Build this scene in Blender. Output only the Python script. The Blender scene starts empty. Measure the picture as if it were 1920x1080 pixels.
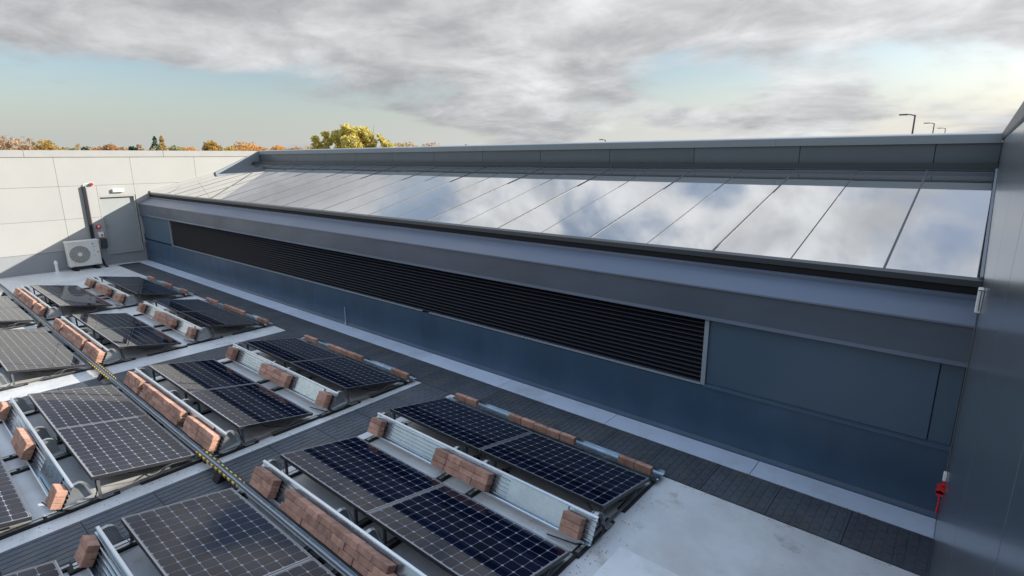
import bpy, bmesh, math, random
from mathutils import Vector, Matrix
R = math.radians
rnd = random.Random(7)
SC = bpy.context.scene
COL = SC.collection

# ------------------------------------------------------------------ camera
cam_d = bpy.data.cameras.new('camera')
cam = bpy.data.objects.new('camera', cam_d)
COL.objects.link(cam)
YAW, PIT, ROL = R(40.314), R(13.495), R(-0.365)
d = Vector((-math.sin(YAW) * math.cos(PIT), math.cos(YAW) * math.cos(PIT), -math.sin(PIT)))
rt = Vector((math.cos(YAW), math.sin(YAW), 0))
up = rt.cross(d)
c_, s_ = math.cos(ROL), math.sin(ROL)
r2, u2 = c_ * rt + s_ * up, -s_ * rt + c_ * up
m3 = Matrix((r2, u2, -d)).transposed()
cam.matrix_world = Matrix.Translation((-0.1432, -6.6595, 3.6969)) @ m3.to_4x4()
cam_d.sensor_width = 36.0
cam_d.lens = 36.0 * 1025.67 / 1920.0
cam_d.clip_start = 0.02
cam_d.clip_end = 6000
SC.camera = cam

# ------------------------------------------------------------------ sun and sky
SUN = Vector((1.80, 1.95, 1.0)).normalized()
SUN_EL = math.asin(SUN.z)
SUN_AZ = math.atan2(SUN.x, SUN.y)
sl = bpy.data.lights.new('sun', 'SUN')
sl.energy = 4.4
sl.angle = R(0.55)
sl.color = (1.0, 0.93, 0.82)
so = bpy.data.objects.new('sun', sl)
COL.objects.link(so)
so.rotation_euler = (-SUN).to_track_quat('-Z', 'Y').to_euler()
so.location = (20, 20, 30)

W = bpy.data.worlds.new('World')
SC.world = W
W.use_nodes = True
nt = W.node_tree
nt.nodes.clear()
def wn(t, **k):
    n = nt.nodes.new(t)
    for a, b in k.items():
        setattr(n, a, b)
    return n
def lk(a, b):
    nt.links.new(a, b)
def wmath(op, a, b=None, c=None, clamp=False):
    n = wn('ShaderNodeMath', operation=op)
    n.use_clamp = clamp
    for i, v in enumerate((a, b, c)):
        if v is None:
            continue
        if isinstance(v, (int, float)):
            n.inputs[i].default_value = v
        else:
            lk(v, n.inputs[i])
    return n.outputs[0]
def wmap(v, a, b, c, d_):
    n = wn('ShaderNodeMapRange')
    n.interpolation_type = 'SMOOTHSTEP'
    lk(v, n.inputs[0])
    for i, x in enumerate((a, b, c, d_)):
        n.inputs[i + 1].default_value = x
    return n.outputs[0]
def wmix(f, a, b):
    n = wn('ShaderNodeMix', data_type='RGBA')
    if isinstance(f, (int, float)):
        n.inputs[0].default_value = f
    else:
        lk(f, n.inputs[0])
    for i, v in ((6, a), (7, b)):
        if isinstance(v, tuple):
            n.inputs[i].default_value = (*v, 1)
        else:
            lk(v, n.inputs[i])
    return n.outputs[2]
def wnoise(vec, scale, det, rough, dist=0.0):
    n = wn('ShaderNodeTexNoise')
    n.inputs['Scale'].default_value = scale
    n.inputs['Detail'].default_value = det
    n.inputs['Roughness'].default_value = rough
    n.inputs['Distortion'].default_value = dist
    lk(vec, n.inputs['Vector'])
    return n.outputs['Fac']
SKY_STRENGTH = 0.085
sky = wn('ShaderNodeTexSky', sky_type='NISHITA')
sky.sun_disc = False
sky.sun_elevation = SUN_EL
sky.sun_rotation = SUN_AZ
sky.air_density = 1.0
sky.dust_density = 1.6
sky.ozone_density = 1.2
tc = wn('ShaderNodeTexCoord')
sep = wn('ShaderNodeSeparateXYZ')
lk(tc.outputs['Generated'], sep.inputs[0])
zc = wmath('MAXIMUM', sep.outputs[2], 0.0)
den = wmath('ADD', zc, 0.20)
cmb = wn('ShaderNodeCombineXYZ')
lk(wmath('DIVIDE', sep.outputs[0], den), cmb.inputs[0])
lk(wmath('DIVIDE', sep.outputs[1], den), cmb.inputs[1])
mp = wn('ShaderNodeMapping')
mp.inputs['Location'].default_value = (-4.2, 6.6, 3.3)
lk(cmb.outputs[0], mp.inputs[0])
vec = mp.outputs[0]
n_cov = wnoise(vec, 0.80, 8, 0.52, 0.35)
n_tone = wnoise(vec, 1.35, 9, 0.56, 0.4)
n_fine = wnoise(vec, 3.6, 8, 0.6, 0.3)
side0 = wmath('ADD', wmath('MULTIPLY', sep.outputs[0], math.sin(SUN_AZ)), wmath('MULTIPLY', sep.outputs[1], math.cos(SUN_AZ)))
cov_in = wmath('ADD', n_cov, wmath('MULTIPLY', side0, 0.11))
# the deck thins out towards the horizon and breaks up overhead
cov_in = wmath('SUBTRACT', cov_in, wmap(sep.outputs[2], 0.08, 0.20, 0.19, 0.0))
cov_in = wmath('SUBTRACT', cov_in, wmap(sep.outputs[2], 0.40, 0.75, 0.0, 0.06))
cover = wmap(cov_in, 0.33, 0.47, 0.0, 1.0)
# higher up the deck breaks into separate heaps
mp3 = wn('ShaderNodeMapping')
mp3.inputs['Location'].default_value = (9.7, -3.1, 0.6)
lk(tc.outputs['Generated'], mp3.inputs[0])
n_heap = wnoise(mp3.outputs[0], 4.2, 8, 0.52, 0.4)
n_heap2 = wnoise(mp3.outputs[0], 6.5, 8, 0.55, 0.3)
wz = wmap(sep.outputs[2], 0.27, 0.40, 0.0, 1.0)
cover = wmath('ADD', wmath('MULTIPLY', cover, wmath('SUBTRACT', 1.0, wz)), wmath('MULTIPLY', wmap(n_heap, 0.36, 0.53, 0.10, 1.0), wz))
# clouds towards the sun's side are brighter
sdx, sdy = math.sin(SUN_AZ), math.cos(SUN_AZ)
side = wmath('ADD', wmath('MULTIPLY', sep.outputs[0], sdx), wmath('MULTIPLY', sep.outputs[1], sdy))
tone = wmath('ADD', wmap(n_tone, 0.37, 0.82, 0.0, 0.72), wmap(n_fine, 0.32, 0.72, 0.0, 0.28))
tone = wmath('ADD', wmath('MULTIPLY', tone, wmath('SUBTRACT', 1.0, wz)), wmath('MULTIPLY', wmap(n_heap2, 0.28, 0.66, 0.25, 1.05), wz))
tone = wmath('ADD', tone, wmath('MULTIPLY', side, 0.16), clamp=True)
k = 1.0 / SKY_STRENGTH
cl = wmix(tone, (0.212 * k, 0.217 * k, 0.226 * k), (0.52 * k, 0.525 * k, 0.53 * k))
# bright blue veil added overhead, out of view, to lift and cool the shade
cl = wmix(wmap(sep.outputs[2], 0.56, 0.90, 0.0, 0.9), cl, (0.49 * k, 0.67 * k, 0.96 * k))
# pale clear sky between clouds
hz = wmap(sep.outputs[2], 0.0, 0.15, 0.88, 0.05)
hzc = wmix(wmap(side, -0.6, 0.6, 0.0, 1.0), (0.295 * k, 0.31 * k, 0.305 * k), (0.41 * k, 0.415 * k, 0.42 * k))
clear = wmix(hz, sky.outputs[0], hzc)
col = wmix(cover, clear, cl)
bg = wn('ShaderNodeBackground')
bg.inputs[1].default_value = SKY_STRENGTH
lk(col, bg.inputs[0])
wo = wn('ShaderNodeOutputWorld')
lk(bg.outputs[0], wo.inputs[0])

vs = SC.view_settings
vs.view_transform = 'Standard'
vs.look = 'None'
vs.exposure = 0.9
vs.gamma = 1.0
SC.render.engine = 'CYCLES'
SC.cycles.use_denoising = True
SC.cycles.max_bounces = 8
SC.cycles.glossy_bounces = 4
SC.cycles.caustics_reflective = False
SC.cycles.caustics_refractive = False
SC.cycles.sample_clamp_indirect = 6.0

# ------------------------------------------------------------------ materials
def mat(name, col, rough=0.5, metal=0.0, spec=0.5, var=0.0, vscale=3.0, bump=0.0, bscale=40.0,
        stain=None, sscale=1.2, samt=0.0, coat=0.0, coat_r=0.03, coat_ior=1.5, rvar=0.0, objvar=0.0, stretch=None, ior=None, extra=()):
    m = bpy.data.materials.new(name)
    m.use_nodes = True
    t = m.node_tree
    b = t.nodes['Principled BSDF']
    b.inputs['Base Color'].default_value = (*col, 1)
    b.inputs['Roughness'].default_value = rough
    b.inputs['Metallic'].default_value = metal
    b.inputs['Specular IOR Level'].default_value = spec
    if ior:
        b.inputs['IOR'].default_value = ior
    b.inputs['Coat Weight'].default_value = coat
    b.inputs['Coat Roughness'].default_value = coat_r
    b.inputs['Coat IOR'].default_value = coat_ior
    N, L = t.nodes, t.links
    src = None
    def vecsrc():
        nonlocal src
        if src is None:
            tcn = N.new('ShaderNodeTexCoord')
            src = tcn.outputs['Object']
            geo = N.new('ShaderNodeNewGeometry')
            src = geo.outputs['Position']
            if stretch:
                mpn = N.new('ShaderNodeMapping')
                mpn.inputs['Scale'].default_value = stretch
                L.new(src, mpn.inputs[0])
                src = mpn.outputs[0]
        return src
    def noise(scale, det=5, rg=0.6):
        n = N.new('ShaderNodeTexNoise')
        n.inputs['Scale'].default_value = scale
        n.inputs['Detail'].default_value = det
        n.inputs['Roughness'].default_value = rg
        L.new(vecsrc(), n.inputs['Vector'])
        return n.outputs['Fac']
    def rng(v, a, b_, c, d_):
        n = N.new('ShaderNodeMapRange')
        L.new(v, n.inputs[0])
        for i, x in enumerate((a, b_, c, d_)):
            n.inputs[i + 1].default_value = x
        return n.outputs[0]
    def mul(colsock, fsock):
        n = N.new('ShaderNodeMix')
        n.data_type = 'RGBA'
        n.blend_type = 'MULTIPLY'
        n.inputs[0].default_value = 1.0
        if isinstance(colsock, tuple):
            n.inputs[6].default_value = (*colsock, 1)
        else:
            L.new(colsock, n.inputs[6])
        L.new(fsock, n.inputs[7])
        return n.outputs[2]
    cs = tuple(col)
    if var > 0:
        cs = mul(cs, rng(noise(vscale), 0.3, 0.7, 1 - var, 1 + var))
    if objvar > 0:
        oi = N.new('ShaderNodeObjectInfo')
        cs = mul(cs, rng(oi.outputs['Random'], 0, 1, 1 - objvar, 1 + objvar))
    if stain:
        n = N.new('ShaderNodeMix')
        n.data_type = 'RGBA'
        L.new(rng(noise(sscale, 7, 0.65), 0.52, 0.72, 0.0, samt), n.inputs[0])
        if isinstance(cs, tuple):
            n.inputs[6].default_value = (*cs, 1)
        else:
            L.new(cs, n.inputs[6])
        n.inputs[7].default_value = (*stain, 1)
        cs = n.outputs[2]
    for ecol, esc, eamt, elo, ehi in extra:
        n = N.new('ShaderNodeMix')
        n.data_type = 'RGBA'
        L.new(rng(noise(esc, 8, 0.7), elo, ehi, 0.0, eamt), n.inputs[0])
        if isinstance(cs, tuple):
            n.inputs[6].default_value = (*cs, 1)
        else:
            L.new(cs, n.inputs[6])
        n.inputs[7].default_value = (*ecol, 1)
        cs = n.outputs[2]
    if not isinstance(cs, tuple):
        L.new(cs, b.inputs['Base Color'])
    if rvar > 0:
        L.new(rng(noise(vscale * 1.7 + 0.3), 0.3, 0.7, max(0.02, rough - rvar), rough + rvar), b.inputs['Roughness'])
    if bump > 0:
        bn = N.new('ShaderNodeBump')
        bn.inputs['Strength'].default_value = bump
        bn.inputs['Distance'].default_value = 0.01
        L.new(noise(bscale, 3), bn.inputs['Height'])
        L.new(bn.outputs[0], b.inputs['Normal'])
    return m

M = {}
GRIME = ((( 0.33, 0.31, 0.27), 0.7, 0.55, 0.46, 0.70), ((0.20, 0.15, 0.09), 2.3, 0.65, 0.57, 0.72), ((0.85, 0.86, 0.86), 1.4, 0.12, 0.55, 0.75), ((0.12, 0.11, 0.08), 19.0, 0.4, 0.66, 0.76))
M['deck'] = mat('deck_membrane', (0.67, 0.67, 0.66), 0.36, var=0.08, vscale=0.9, bump=0.15, bscale=5, rvar=0.1, extra=GRIME)
M['patch'] = mat('new_membrane', (0.78, 0.79, 0.79), 0.36, var=0.06, vscale=2.0, bump=0.1, bscale=7, extra=((( 0.42, 0.39, 0.33), 1.3, 0.45, 0.50, 0.72), ((0.16, 0.13, 0.09), 15.0, 0.4, 0.66, 0.76)))
M['slab'] = mat('pale_slab', (0.58, 0.65, 0.76), 0.40, var=0.07, vscale=1.5, stain=(0.3, 0.27, 0.2), sscale=2.2, samt=0.35, objvar=0.05)
M['mat'] = mat('walkway_rubber', (0.070, 0.080, 0.095), 0.55, var=0.2, vscale=3.0, stain=(0.13, 0.11, 0.06), sscale=2.6, samt=0.5, objvar=0.12, bump=0.3, bscale=90)
M['upstand'] = mat('blue_grey_membrane', (0.042, 0.083, 0.140), 0.36, var=0.16, vscale=1.6, bump=0.10, bscale=4, rvar=0.07, stretch=(1, 1, 0.35))
M['cladblue'] = mat('blue_grey_panel', (0.064, 0.108, 0.160), 0.32, var=0.04, vscale=0.8, objvar=0.03)
M['fascia'] = mat('fascia_membrane', (0.085, 0.105, 0.142), 0.40, var=0.22, vscale=1.3, bump=0.45, bscale=5, stretch=(0.35, 1, 1), rvar=0.08)
M['apron'] = mat('apron_membrane', (0.105, 0.13, 0.18), 0.36, var=0.10, vscale=1.0, bump=0.18, bscale=6, stretch=(0.4, 1, 1), rvar=0.08)
M['blackmetal'] = mat('black_metal', (0.012, 0.014, 0.018), 0.45)
M['darkcap'] = mat('dark_cap', (0.030, 0.038, 0.048), 0.35)
M['slat'] = mat('louvre_paint', (0.008, 0.011, 0.020), 0.4)
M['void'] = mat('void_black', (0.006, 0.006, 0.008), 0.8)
M['trimlight'] = mat('pale_trim', (0.28, 0.32, 0.37), 0.4)
M['glass'] = mat('coated_glass', (0.70, 0.71, 0.72), 0.025, metal=0.92, bump=0.012, bscale=0.7)
M['bar'] = mat('glazing_bar', (0.07, 0.07, 0.072), 0.5)
M['parapet'] = mat('parapet_panel', (0.10, 0.125, 0.15), 0.34, objvar=0.08, var=0.04)
M['coping'] = mat('coping_metal', (0.24, 0.28, 0.31), 0.36, var=0.05, vscale=0.7)
M['cream'] = mat('pale_cladding', (0.36, 0.365, 0.355), 0.5, var=0.035, vscale=0.8, objvar=0.025)
M['creamcope'] = mat('pale_coping', (0.33, 0.335, 0.33), 0.45, var=0.04)
M['creamup'] = mat('pale_upstand', (0.27, 0.285, 0.30), 0.5, var=0.06, vscale=1.3)
M['dooor'] = mat('door_paint', (0.33, 0.355, 0.355), 0.42, var=0.03)
M['side'] = mat('side_panel', (0.085, 0.10, 0.12), 0.28, var=0.05, vscale=0.7, coat=0.8, coat_r=0.2)
M['sidecope'] = mat('side_coping', (0.03, 0.032, 0.04), 0.4)
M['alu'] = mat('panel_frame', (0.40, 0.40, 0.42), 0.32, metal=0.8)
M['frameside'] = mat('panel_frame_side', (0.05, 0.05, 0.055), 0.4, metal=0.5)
M['back'] = mat('backsheet', (0.30, 0.31, 0.34), 0.5, spec=0.0, coat=1.0, coat_r=0.02, coat_ior=1.42)
M['cell'] = mat('silicon_cell', (0.004, 0.007, 0.020), 0.5, spec=0.0, coat=1.0, coat_r=0.02, coat_ior=1.42, objvar=0.3)
M['galv'] = mat('galvanised', (0.52, 0.62, 0.71), 0.25, metal=0.95, var=0.10, vscale=5, rvar=0.05)
M['galvrim'] = mat('galvanised_rim', (0.72, 0.75, 0.78), 0.28, metal=0.7)
M['brick'] = mat('brick', (0.445, 0.255, 0.19), 0.85, var=0.28, vscale=11, objvar=0.24, bump=0.6, bscale=120, spec=0.25)
M['rubber'] = mat('black_rubber', (0.012, 0.012, 0.013), 0.7)
M['steel'] = mat('bracket_steel', (0.42, 0.43, 0.44), 0.38, metal=0.75, var=0.1, vscale=12)
M['cable'] = mat('cable_black', (0.015, 0.018, 0.026), 0.45)
M['white'] = mat('white_plastic', (0.78, 0.78, 0.77), 0.4, var=0.03)
M['acwhite'] = mat('ac_casing', (0.70, 0.69, 0.65), 0.4, var=0.03)
M['grille'] = mat('grille_grey', (0.20, 0.20, 0.19), 0.5)
M['red'] = mat('red_plastic', (0.62, 0.015, 0.02), 0.35)
M['blue'] = mat('logo_blue', (0.01, 0.16, 0.55), 0.4)
M['darkgrey'] = mat('dark_grey', (0.05, 0.05, 0.055), 0.5)
M['pinkgrey'] = mat('duct_side', (0.23, 0.19, 0.21), 0.45)
M['lamp'] = mat('lamp_post', (0.10, 0.105, 0.11), 0.45)
M['ground'] = mat('ground_grass', (0.09, 0.10, 0.05), 0.9, var=0.3, vscale=0.03)
M['bark'] = mat('bark', (0.10, 0.075, 0.05), 0.9, var=0.2, vscale=5)
def leafmat(name, c):
    m = mat(name, c, 0.8, spec=0.1, var=0.22, vscale=0.5)
    t = m.node_tree
    pb = t.nodes['Principled BSDF']
    tr = t.nodes.new('ShaderNodeBsdfTranslucent')
    tr.inputs[0].default_value = (*[min(1, q_ * 1.3) for q_ in c], 1)
    mx = t.nodes.new('ShaderNodeMixShader')
    mx.inputs[0].default_value = 0.45
    t.links.new(pb.outputs[0], mx.inputs[1])
    t.links.new(tr.outputs[0], mx.inputs[2])
    t.links.new(mx.outputs[0], t.nodes['Material Output'].inputs[0])
    return m
# hazard stripe: yellow blocks on black
def hazard():
    m = bpy.data.materials.new('hazard_tape')
    m.use_nodes = True
    t = m.node_tree
    b = t.nodes['Principled BSDF']
    b.inputs['Roughness'].default_value = 0.45
    g = t.nodes.new('ShaderNodeNewGeometry')
    s = t.nodes.new('ShaderNodeSeparateXYZ')
    t.links.new(g.outputs['Position'], s.inputs[0])
    a = t.nodes.new('ShaderNodeMath'); a.operation = 'MULTIPLY'; a.inputs[1].default_value = 1 / 0.115
    t.links.new(s.outputs[0], a.inputs[0])
    f = t.nodes.new('ShaderNodeMath'); f.operation = 'FRACT'
    t.links.new(a.outputs[0], f.inputs[0])
    c = t.nodes.new('ShaderNodeMath'); c.operation = 'GREATER_THAN'; c.inputs[1].default_value = 0.5
    t.links.new(f.outputs[0], c.inputs[0])
    mx = t.nodes.new('ShaderNodeMix'); mx.data_type = 'RGBA'
    t.links.new(c.outputs[0], mx.inputs[0])
    mx.inputs[6].default_value = (0.015, 0.015, 0.015, 1)
    mx.inputs[7].default_value = (0.80, 0.55, 0.06, 1)
    t.links.new(mx.outputs[2], b.inputs['Base Color'])
    return m
M['hazard'] = hazard()

# ------------------------------------------------------------------ helpers
class MB:
    def __init__(s):
        s.v, s.f, s.mi = [], [], []
    def quad(s, pts, mi=0):
        n = len(s.v)
        s.v += [tuple(p) for p in pts]
        s.f.append(tuple(range(n, n + len(pts))))
        s.mi.append(mi)
        return s
    def box(s, x0, x1, y0, y1, z0, z1, mi=0):
        n = len(s.v)
        s.v += [(x0, y0, z0), (x1, y0, z0), (x1, y1, z0), (x0, y1, z0), (x0, y0, z1), (x1, y0, z1), (x1, y1, z1), (x0, y1, z1)]
        s.f += [(n + 3, n + 2, n + 1, n), (n + 4, n + 5, n + 6, n + 7), (n, n + 1, n + 5, n + 4), (n + 1, n + 2, n + 6, n + 5), (n + 2, n + 3, n + 7, n + 6), (n + 3, n, n + 4, n + 7)]
        s.mi += [mi] * 6
        return s
    def prism(s, prof, x0, x1, mi=0):          # closed profile of (y, z), extruded along X
        n = len(s.v); k_ = len(prof)
        s.v += [(x0, y, z) for y, z in prof] + [(x1, y, z) for y, z in prof]
        for i in range(k_):
            j = (i + 1) % k_
            s.f.append((n + i, n + j, n + k_ + j, n + k_ + i)); s.mi.append(mi)
        s.f.append(tuple(range(n + k_ - 1, n - 1, -1))); s.mi.append(mi)
        s.f.append(tuple(range(n + k_, n + 2 * k_))); s.mi.append(mi)
        return s
    def strip(s, line, x0, x1, th, mi=0):      # open (y, z) polyline given a thickness, extruded along X
        L = [Vector((a, b)) for a, b in line]
        off = []
        for i in range(len(L)):
            a = L[max(i - 1, 0)]; b = L[min(i + 1, len(L) - 1)]
            t = (b - a).normalized()
            off.append(L[i] + Vector((t.y, -t.x)) * th)
        return s.prism([tuple(p) for p in L] + [tuple(p) for p in reversed(off)], x0, x1, mi)
    def cyl(s, p0, p1, r0, r1=None, n=12, mi=0, cap=True):
        r1 = r0 if r1 is None else r1
        p0, p1 = Vector(p0), Vector(p1)
        ax = (p1 - p0).normalized()
        a = ax.orthogonal().normalized(); b = ax.cross(a)
        k_ = len(s.v)
        for p, r in ((p0, r0), (p1, r1)):
            for i in range(n):
                t = 2 * math.pi * i / n
                s.v.append(tuple(p + (a * math.cos(t) + b * math.sin(t)) * r))
        for i in range(n):
            j = (i + 1) % n
            s.f.append((k_ + i, k_ + j, k_ + n + j, k_ + n + i)); s.mi.append(mi)
        if cap:
            s.f.append(tuple(range(k_ + n - 1, k_ - 1, -1))); s.mi.append(mi)
            s.f.append(tuple(range(k_ + n, k_ + 2 * n))); s.mi.append(mi)
        return s
    def tube(s, pts, r, n=8, mi=0):
        for a, b in zip(pts, pts[1:]):
            s.cyl(a, b, r, r, n, mi)
        return s
    def mesh(s, name, mats, bevel=0.0, smooth=False):
        me = bpy.data.meshes.new(name)
        me.from_pydata(s.v, [], s.f)
        if not isinstance(mats, (list, tuple)):
            mats = [mats]
        for m in mats:
            me.materials.append(m)
        me.polygons.foreach_set('material_index', s.mi)
        bm = bmesh.new(); bm.from_mesh(me)
        bmesh.ops.recalc_face_normals(bm, faces=bm.faces)
        if bevel:
            bmesh.ops.bevel(bm, geom=bm.edges[:], offset=bevel, segments=1, affect='EDGES', profile=0.5)
        bm.to_mesh(me); bm.free()
        if smooth:
            me.polygons.foreach_set('use_smooth', [True] * len(me.polygons))
        me.update()
        return me
    def build(s, name, mats, parent=None, bevel=0.0, loc=None, smooth=False):
        return put(name, s.mesh(name, mats, bevel, smooth), parent, loc)

def put(name, me, parent=None, loc=None, rot=None):
    o = bpy.data.objects.new(name, me)
    COL.objects.link(o)
    if parent:
        o.parent = parent
    if loc:
        o.location = loc
    if rot:
        o.rotation_euler = rot
    return o
def tag(o, label=None, cat=None, group=None, kind=None):
    if label: o['label'] = label
    if cat: o['category'] = cat
    if group: o['group'] = group
    if kind: o['kind'] = kind
    return o
def thing(name, label, cat, loc=(0, 0, 0), group=None):
    o = put(name, None, None, loc)
    return tag(o, label, cat, group)

XL = -23.745          # end wall
XR = 0.0              # side building
# ------------------------------------------------------------------ ground and deck
tag(MB().quad([(-3000, -3000, -8), (3000, -3000, -8), (3000, 3000, -8), (-3000, 3000, -8)]).build('ground', M['ground']), kind='structure')
tag(MB().box(XL - 0.1, 0.02, -22, 0.02, -0.4, 0.0).build('roof_deck', M['deck']), kind='structure')
pt_ = MB()
pt_.quad([(-2.32, -2.49, 0.004), (-0.02, -2.49, 0.004), (-0.02, -9, 0.004), (-2.32, -9, 0.004)])
tag(pt_.build('membrane_overlay', M['patch']), kind='structure')

# pale edging slabs along the long wall
edge = tag(MB().box(XL + 0.35, -0.004, -0.424, -0.001, 0.0015, 0.004).build('edging_strip', M['darkgrey']), kind='structure')
sx = [0.0, -1.755, -3.74, -5.75, -7.75, -9.75, -10.72, -12.75, -14.75, -16.75, -18.75, -20.75, XL + 0.36]
for a, b in zip(sx, sx[1:]):
    MB().box(b + 0.004, a - 0.004, -0.424, -0.004, 0.004, 0.012).build('paving_slab', M['slab'], edge)

# ribbed walkway mats
mm = MB()
MW, ML = 0.66, 0.692
nr = 8
mm.box(-ML / 2, ML / 2, -MW / 2, MW / 2, 0.0, 0.008)
for i in range(nr):
    xa = -ML / 2 + ML * (i + 0.12) / nr
    xb = -ML / 2 + ML * (i + 0.66) / nr
    cuts = [-MW / 2 + 0.006] + [-MW / 2 + MW * (k_ + (0.5 if i % 2 else 1.0)) / 5 for k_ in range(5 if i % 2 else 4)] + [MW / 2 - 0.006]
    for ya, yb in zip(cuts, cuts[1:]):
        mm.box(xa, xb, ya + 0.004, yb - 0.004, 0.007, 0.0125)
mat_me = mm.mesh('walkway_mat', M['mat'])
walk = tag(MB().box(XL + 0.3, -0.01, -1.10, -0.43, 0.001, 0.004).build('walkway', M['rubber']), kind='structure')
x = -0.69 + 0.35
while x > XL + 0.6:
    put('walkway_mat', mat_me, walk, (x, -0.766, 0.004), (0, 0, 0))
    x -= 0.70
def cross_walk(xc, ymin, width=0.70):
    w_ = tag(MB().box(xc - 0.35, xc + 0.35, ymin, -1.102, 0.001, 0.004).build('walkway', M['rubber']), kind='structure')
    y = -1.102 - 0.334
    while y > ymin:
        put('walkway_mat', mat_me, w_, (xc, y, 0.004), (0, 0, 0))
        y -= 0.668
cross_walk(-6.51, -13)
cross_walk(-11.02, -13)

# ------------------------------------------------------------------ long building with rooflight
lb = thing('rooflight_building', 'long low dark grey building with louvred wall and sloping glass roof', 'building', (0, 0, 0))
x0, x1 = XL + 0.002, -0.004
# base upstand with cant strip and drip cap
MB().prism([(0.0, 0.0), (-0.05, 0.012), (-0.05, 0.03), (-0.025, 0.075), (-0.025, 0.785), (0.1, 0.80), (0.1, 0.0)], x0, x1).build('base_upstand', M['upstand'], lb)
for i, xx in enumerate((-1.9, -3.95, -5.9, -8.1, -10.0, -12.1, -14.0, -16.2, -18.1, -20.3, -22.2)):
    MB().box(xx, xx + 0.05, -0.0265, -0.0245, 0.09, 0.778).build('membrane_lap', M['upstand'], lb)
MB().prism([(-0.045, 0.787), (-0.045, 0.805), (0.02, 0.825), (0.02, 0.787)], -2.53, x1).build('drip_flashing', M['cladblue'], lb)
LX0, LX1 = -20.96, -2.57
# wall panels either side of the louvre
for a, b in ((XL + 0.004, LX0 - 0.05), (LX1 + 0.06, -0.20)):
    MB().box(a, b, 0.0, 0.06, 0.826, 1.70).build('wall_panel', M['cladblue'], lb, bevel=0.004)
MB().box(-0.195, -0.006, 0.012, 0.06, 0.826, 1.70).build('corner_flashing', M['cladblue'], lb, bevel=0.003)
# louvre
MB().box(LX0, LX1, 0.16, 0.19, 0.80, 1.72).build('louvre_backing', M['void'], lb)  # black sheet standing in for the dark interior behind the slats
MB().box(LX0 - 0.045, LX0, -0.028, 0.16, 0.805, 1.69).build('louvre_jamb', M['trimlight'], lb)
MB().box(LX1, LX1 + 0.055, -0.028, 0.16, 0.805, 1.69).build('louvre_jamb', M['trimlight'], lb)
for a, b in ((LX0, -8.05), (-7.85, LX1)):
    MB().box(a, b, -0.034, 0.0, 0.801, 0.822).build('louvre_sill', M['trimlight'], lb)
ns = 14
pitch = (1.685 - 0.835) / ns
slat_me = MB().prism([(-0.004, 0.0), (0.0, 0.008), (0.075, 0.054), (0.075, 0.047)], LX0 + 0.002, LX1 - 0.002).mesh('louvre_slat', M['slat'])
for i in range(ns):
    put('louvre_slat', slat_me, lb, (0, 0.0, 0.828 + i * pitch))
# fascia: membrane face slightly proud, drip edge, apron
MB().prism([(-0.075, 1.69), (-0.085, 1.70), (-0.055, 1.735), (-0.06, 2.09), (-0.05, 2.105), (0.2, 2.12), (0.2, 1.70), (0.0, 1.69)], x0, x1).build('fascia', M['fascia'], lb)
MB().prism([(-0.085, 2.098), (-0.078, 2.116), (0.30, 2.285), (0.30, 2.20), (0.1, 2.10)], x0, x1).build('apron', M['apron'], lb)
MB().prism([(0.285, 2.275), (0.285, 2.315), (0.315, 2.330), (0.34, 2.330), (0.34, 2.275)], x0, x1).build('apron_flashing', M['apron'], lb, bevel=0.0)
MB().prism([(0.345, 2.29), (0.345, 2.425), (0.42, 2.425), (0.42, 2.29)], x0, x1).build('gap_shade_strip', M['void'], lb)  # solid black strip in place of the shade in the gap under the eaves
MB().prism([(0.325, 2.412), (0.325, 2.475), (0.405, 2.495), (0.42, 2.412)], x0, x1).build('eaves_cap', M['darkcap'], lb)
# glass roof: from (0.40, 2.48) to (4.58, 3.45)
GY0, GZ0, GY1, GZ1 = 0.405, 2.485, 4.25, 3.455
ga = math.atan2(GZ1 - GZ0, GY1 - GY0)
glen = math.hypot(GZ1 - GZ0, GY1 - GY0)
gp = 0.938
bars = [-0.83 - gp * i for i in range(25) if -0.83 - gp * i > XL + 0.5]
edges = [-0.03] + bars + [XL + 0.06]
for a, b in zip(edges, edges[1:]):
    o = MB().box(b + 0.008, a - 0.008, 0.0, glen, -0.024, 0.0).build('glass_pane', M['glass'], lb, loc=(0, GY0, GZ0))
    o.rotation_euler = (ga + R(rnd.uniform(-0.05, 0.05)), 0, 0)
for i, a in enumerate(bars):
    bw = 0.006 if a < -9 else (0.011 if i % 2 == 0 else 0.006)
    o = MB().box(a - bw, a + bw, -0.01, glen - 0.02, -0.02, 0.008 if i % 2 == 0 else 0.003).build('glazing_bar', M['bar'], lb, loc=(0, GY0, GZ0))
    o.rotation_euler = (ga, 0, 0)
o = MB().box(-0.03, -0.004, -0.01, glen, -0.03, 0.03).build('verge_trim', M['trimlight'], lb, loc=(0, GY0, GZ0)); o.rotation_euler = (ga, 0, 0)
o = MB().box(XL + 0.002, XL + 0.06, -0.02, glen - 0.2, -0.03, 0.075).build('verge_trim', M['cream'], lb, loc=(0, GY0, GZ0)); o.rotation_euler = (ga, 0, 0)
# backing under the glass so that the roof is solid
MB().prism([(0.42, 2.40), (4.27, 3.39), (4.60, 3.39), (4.60, 0.0), (0.42, 0.0)], x0, x1).build('roof_body', M['void'], lb)
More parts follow.
